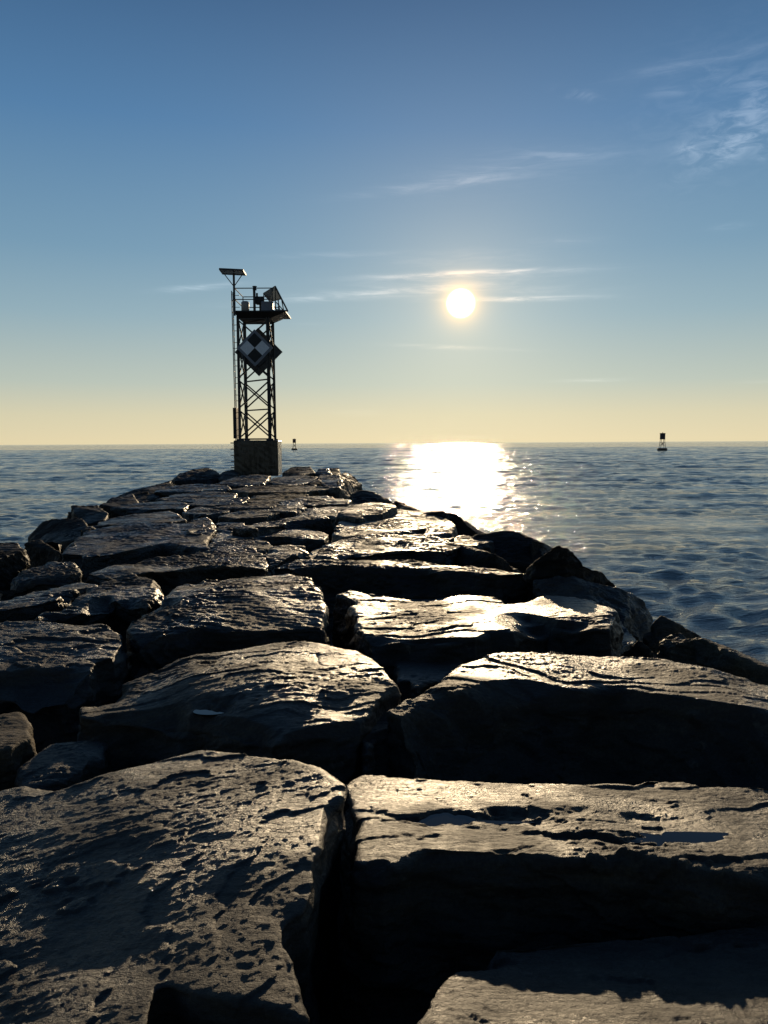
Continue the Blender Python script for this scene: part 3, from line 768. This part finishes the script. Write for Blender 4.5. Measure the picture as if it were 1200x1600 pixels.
w = bpy.data.worlds.new('World'); sc.world = w; w.use_nodes = True
t = w.node_tree; N = t.nodes; Lk = t.links.new
bg = N['Background']
sky = N.new('ShaderNodeTexSky'); sky.sky_type = 'NISHITA'; sky.sun_disc = False
sky.sun_elevation = SUN_EL; sky.sun_rotation = SUN_AZ; sky.altitude = 0
sky.air_density = 1.0; sky.dust_density = .6; sky.ozone_density = 1.5
bg.inputs['Strength'].default_value = .1
def M(op, a, b=None, c=None, clamp=False):
    x = N.new('ShaderNodeMath'); x.operation = op; x.use_clamp = clamp
    for i, v in enumerate((a, b, c)):
        if v is None: continue
        if isinstance(v, (int, float)): x.inputs[i].default_value = v
        else: Lk(v, x.inputs[i])
    return x.outputs[0]
def mixc(fac, a, b, mode='MIX'):
    x = N.new('ShaderNodeMix'); x.data_type = 'RGBA'; x.blend_type = mode
    for i, v in ((0, fac), (6, a), (7, b)):
        if isinstance(v, (int, float)): x.inputs[i].default_value = v
        elif isinstance(v, tuple): x.inputs[i].default_value = (*v, 1)
        else: Lk(v, x.inputs[i])
    return x.outputs[2]
geo = N.new('ShaderNodeTexCoord').outputs['Generated']
nrm = N.new('ShaderNodeVectorMath'); nrm.operation = 'NORMALIZE'; Lk(geo, nrm.inputs[0])
D = nrm.outputs[0]
dt = N.new('ShaderNodeVectorMath'); dt.operation = 'DOT_PRODUCT'; Lk(D, dt.inputs[0]); dt.inputs[1].default_value = SUN
ang = M('ARCCOSINE', M('MINIMUM', dt.outputs['Value'], .9999999))
deg = M('MULTIPLY', ang, 180 / math.pi)
sep = N.new('ShaderNodeSeparateXYZ'); Lk(D, sep.inputs[0])
el = M('MULTIPLY', M('ARCSINE', sep.outputs[2]), 180 / math.pi)
az = M('MULTIPLY', M('ARCTAN2', sep.outputs[0], sep.outputs[1]), 180 / math.pi)
# the clear evening gradient, mixed with the physical sky (values are x10: the background runs at 0.1)
gr = N.new('ShaderNodeValToRGB'); e = gr.color_ramp.elements
stops = [(-3, (.40, .40, .30)), (0, (.75, .64, .40)), (2, (.65, .60, .41)), (4.3, (.46, .52, .455)), (8.9, (.27, .40, .465)), (13.3, (.165, .305, .43)),
         (21.4, (.076, .195, .37)), (28.6, (.042, .118, .25)), (45, (.03, .075, .175)), (90, (.02, .05, .12))]
while len(e) < len(stops): e.new(.5)
for q, (d_, c_) in zip(e, stops): q.position = (d_ + 5) / 95; q.color = (*c_, 1)
Lk(M('DIVIDE', M('ADD', el, 5), 95), gr.inputs['Fac'])
def scale(c, f):
    x = N.new('ShaderNodeVectorMath'); x.operation = 'SCALE'
    if isinstance(c, tuple): x.inputs[0].default_value = c
    else: Lk(c, x.inputs[0])
    if isinstance(f, (int, float)): x.inputs['Scale'].default_value = f
    else: Lk(f, x.inputs['Scale'])
    return x.outputs[0]
def vop(op, a, b):
    x = N.new('ShaderNodeVectorMath'); x.operation = op; Lk(a, x.inputs[0])
    if isinstance(b, tuple): x.inputs[1].default_value = b
    else: Lk(b, x.inputs[1])
    return x.outputs[0]
def dot(v): 
    x = N.new('ShaderNodeVectorMath'); x.operation = 'DOT_PRODUCT'; Lk(D, x.inputs[0]); x.inputs[1].default_value = v; return x.outputs['Value']
nish = vop('DIVIDE', sky.outputs[0], vop('ADD', scale(sky.outputs[0], .35), (1, 1, 1)))     # compressed near the sun
away = M('MULTIPLY_ADD', M('MULTIPLY_ADD', dt.outputs['Value'],   .5, .5), .66, .34)           # dimmer away from the sun
skyc = vop('ADD', scale(scale(gr.outputs[0], 10.7), away), scale(nish, .09))
# the overexposed sun and its aureole
disc = N.new('ShaderNodeMapRange'); disc.interpolation_type = 'SMOOTHSTEP'; Lk(deg, disc.inputs[0])
for i_, v_ in ((1, 1.1), (2, .75), (3, 0), (4, 30)): disc.inputs[i_].default_value = v_
g1 = M('MULTIPLY', M('EXPONENT', M('MULTIPLY', deg, -1 / .58)), 38)
g2 = M('MULTIPLY', M('EXPONENT', M('MULTIPLY', deg, -1 / 6.0)), 3.6)
tot = vop('ADD', vop('ADD', skyc, scale((1, .95, .85), disc.outputs[0])), vop('ADD', scale((1, .52, .07), g1), scale((1, .74, .36), g2)))
# thin cirrus: soft streaks broken up by stretched noise
cz = N.new('ShaderNodeCombineXYZ'); Lk(az, cz.inputs[0]); Lk(el, cz.inputs[1])
def cn(sx, sy, scl, det, dist, rot=0):
    m = N.new('ShaderNodeMapping'); m.inputs['Scale'].default_value = (sx, sy, 1); m.inputs['Rotation'].default_value = (0, 0, rot); Lk(cz.outputs[0], m.inputs['Vector'])
    x = N.new('ShaderNodeTexNoise'); x.inputs['Scale'].default_value = scl; x.inputs['Detail'].default_value = det; x.inputs['Distortion'].default_value = dist; x.inputs['Roughness'].default_value = .62
    Lk(m.outputs[0], x.inputs['Vector'])
    r = N.new('ShaderNodeMapRange'); Lk(x.outputs[0], r.inputs[0]); r.interpolation_type = 'SMOOTHSTEP'
    r.inputs[1].default_value = .36; r.inputs[2].default_value = .72; return r.outputs[0]
streak = cn(.35, 3.2, .8, 6, .7, R(4)); wisp = cn(.5, 1.4, 1.1, 8, .8, R(-33))
CL = [(680, 289, 95, 6, 5, 2.2, 0), (755, 272, 70, 12, 6, .7, 0), (800, 265, 130, 26, 4, .5, 0), (890, 241, 75, 8, -4, 1.2, 0), (905, 147, 24, 6, -16, 1.4, 1), (1060, 103, 62, 8, 3, 1.2, 0), (1112, 116, 32, 7, -25, 1, 1),
      (1048, 143, 28, 5, -3, 1.2, 0), (1138, 212, 50, 30, 30, 1.9, 1), (1190, 160, 24, 42, 20, 1.5, 1), (1075, 236, 16, 9, -20, 2, 1), (1150, 230, 40, 10, 24, 2, 1), (1196, 238, 12, 7, 0, 2, 1), (1110, 170, 110, 80, 20, .4, 1),
      (885, 376, 46, 6, -3, .9, 0), (735, 427, 105, 3.8, .6, 10, 0), (720, 432, 150, 8, 1, 1.2, 0), (575, 459, 135, 5, 4, 3.6, 0), (650, 452, 140, 8, 3, 2.2, 0), (812, 467, 85, 3.2, -1, 6, 0), (800, 458, 110, 9, 0, 1.2, 0),
      (310, 449, 45, 4, 7, 4, 0), (540, 398, 110, 4, 2, .9, 0), (715, 543, 75, 2.8, -3, 2.6, 0), (922, 594, 48, 2.4, 0, 2.2, 0), (1140, 355, 22, 5, 0, .7, 0), (1190, 596, 28, 2.4, 0, .7, 0), (490, 506, 22, 1.8, 0, .7, 0),
      (1180, 75, 45, 6, 6, .8, 0), (560, 645, 40, 5, 0, .5, 0), (720, 405, 110, 12, 0, .9, 0)]
acc = [None, None]
for u_, v_, hw, hh, an, st_, ty in CL:
    C = ray(u_, v_); rt = C.cross(Vector((0, 0, 1))).normalized(); up_ = rt.cross(C).normalized()
    ca, sa = math.cos(R(an)), math.sin(R(an))
    a_ = dot((rt * ca + up_ * sa) * (F / hw)); b_ = dot((up_ * ca - rt * sa) * (F / hh))
    m_ = M('MULTIPLY', M('EXPONENT', M('MULTIPLY', M('ADD', M('MULTIPLY', a_, a_), M('MULTIPLY', b_, b_)), -1)), st_)
    acc[ty] = m_ if acc[ty] is None else M('ADD', acc[ty], m_)
cov = M('ADD', M('MULTIPLY', acc[0], M('MULTIPLY_ADD', streak, .8, .2)), M('MULTIPLY', acc[1], wisp))
near = M('EXPONENT', M('MULTIPLY', deg, -1 / 6.0))
cc = mixc(near, (.62, .66, .70), (1.1, .60, .2))
tot = vop('ADD', tot, scale(cc, cov))
Lk(tot, bg.inputs['Color'])

sc.view_settings.view_transform = 'Standard'; sc.view_settings.look = 'None'
sc.view_settings.exposure = 0; sc.view_settings.gamma = 1
sc.cycles.use_denoising = True
sc.cycles.max_bounces = 6
sc.cycles.sample_clamp_indirect = 5
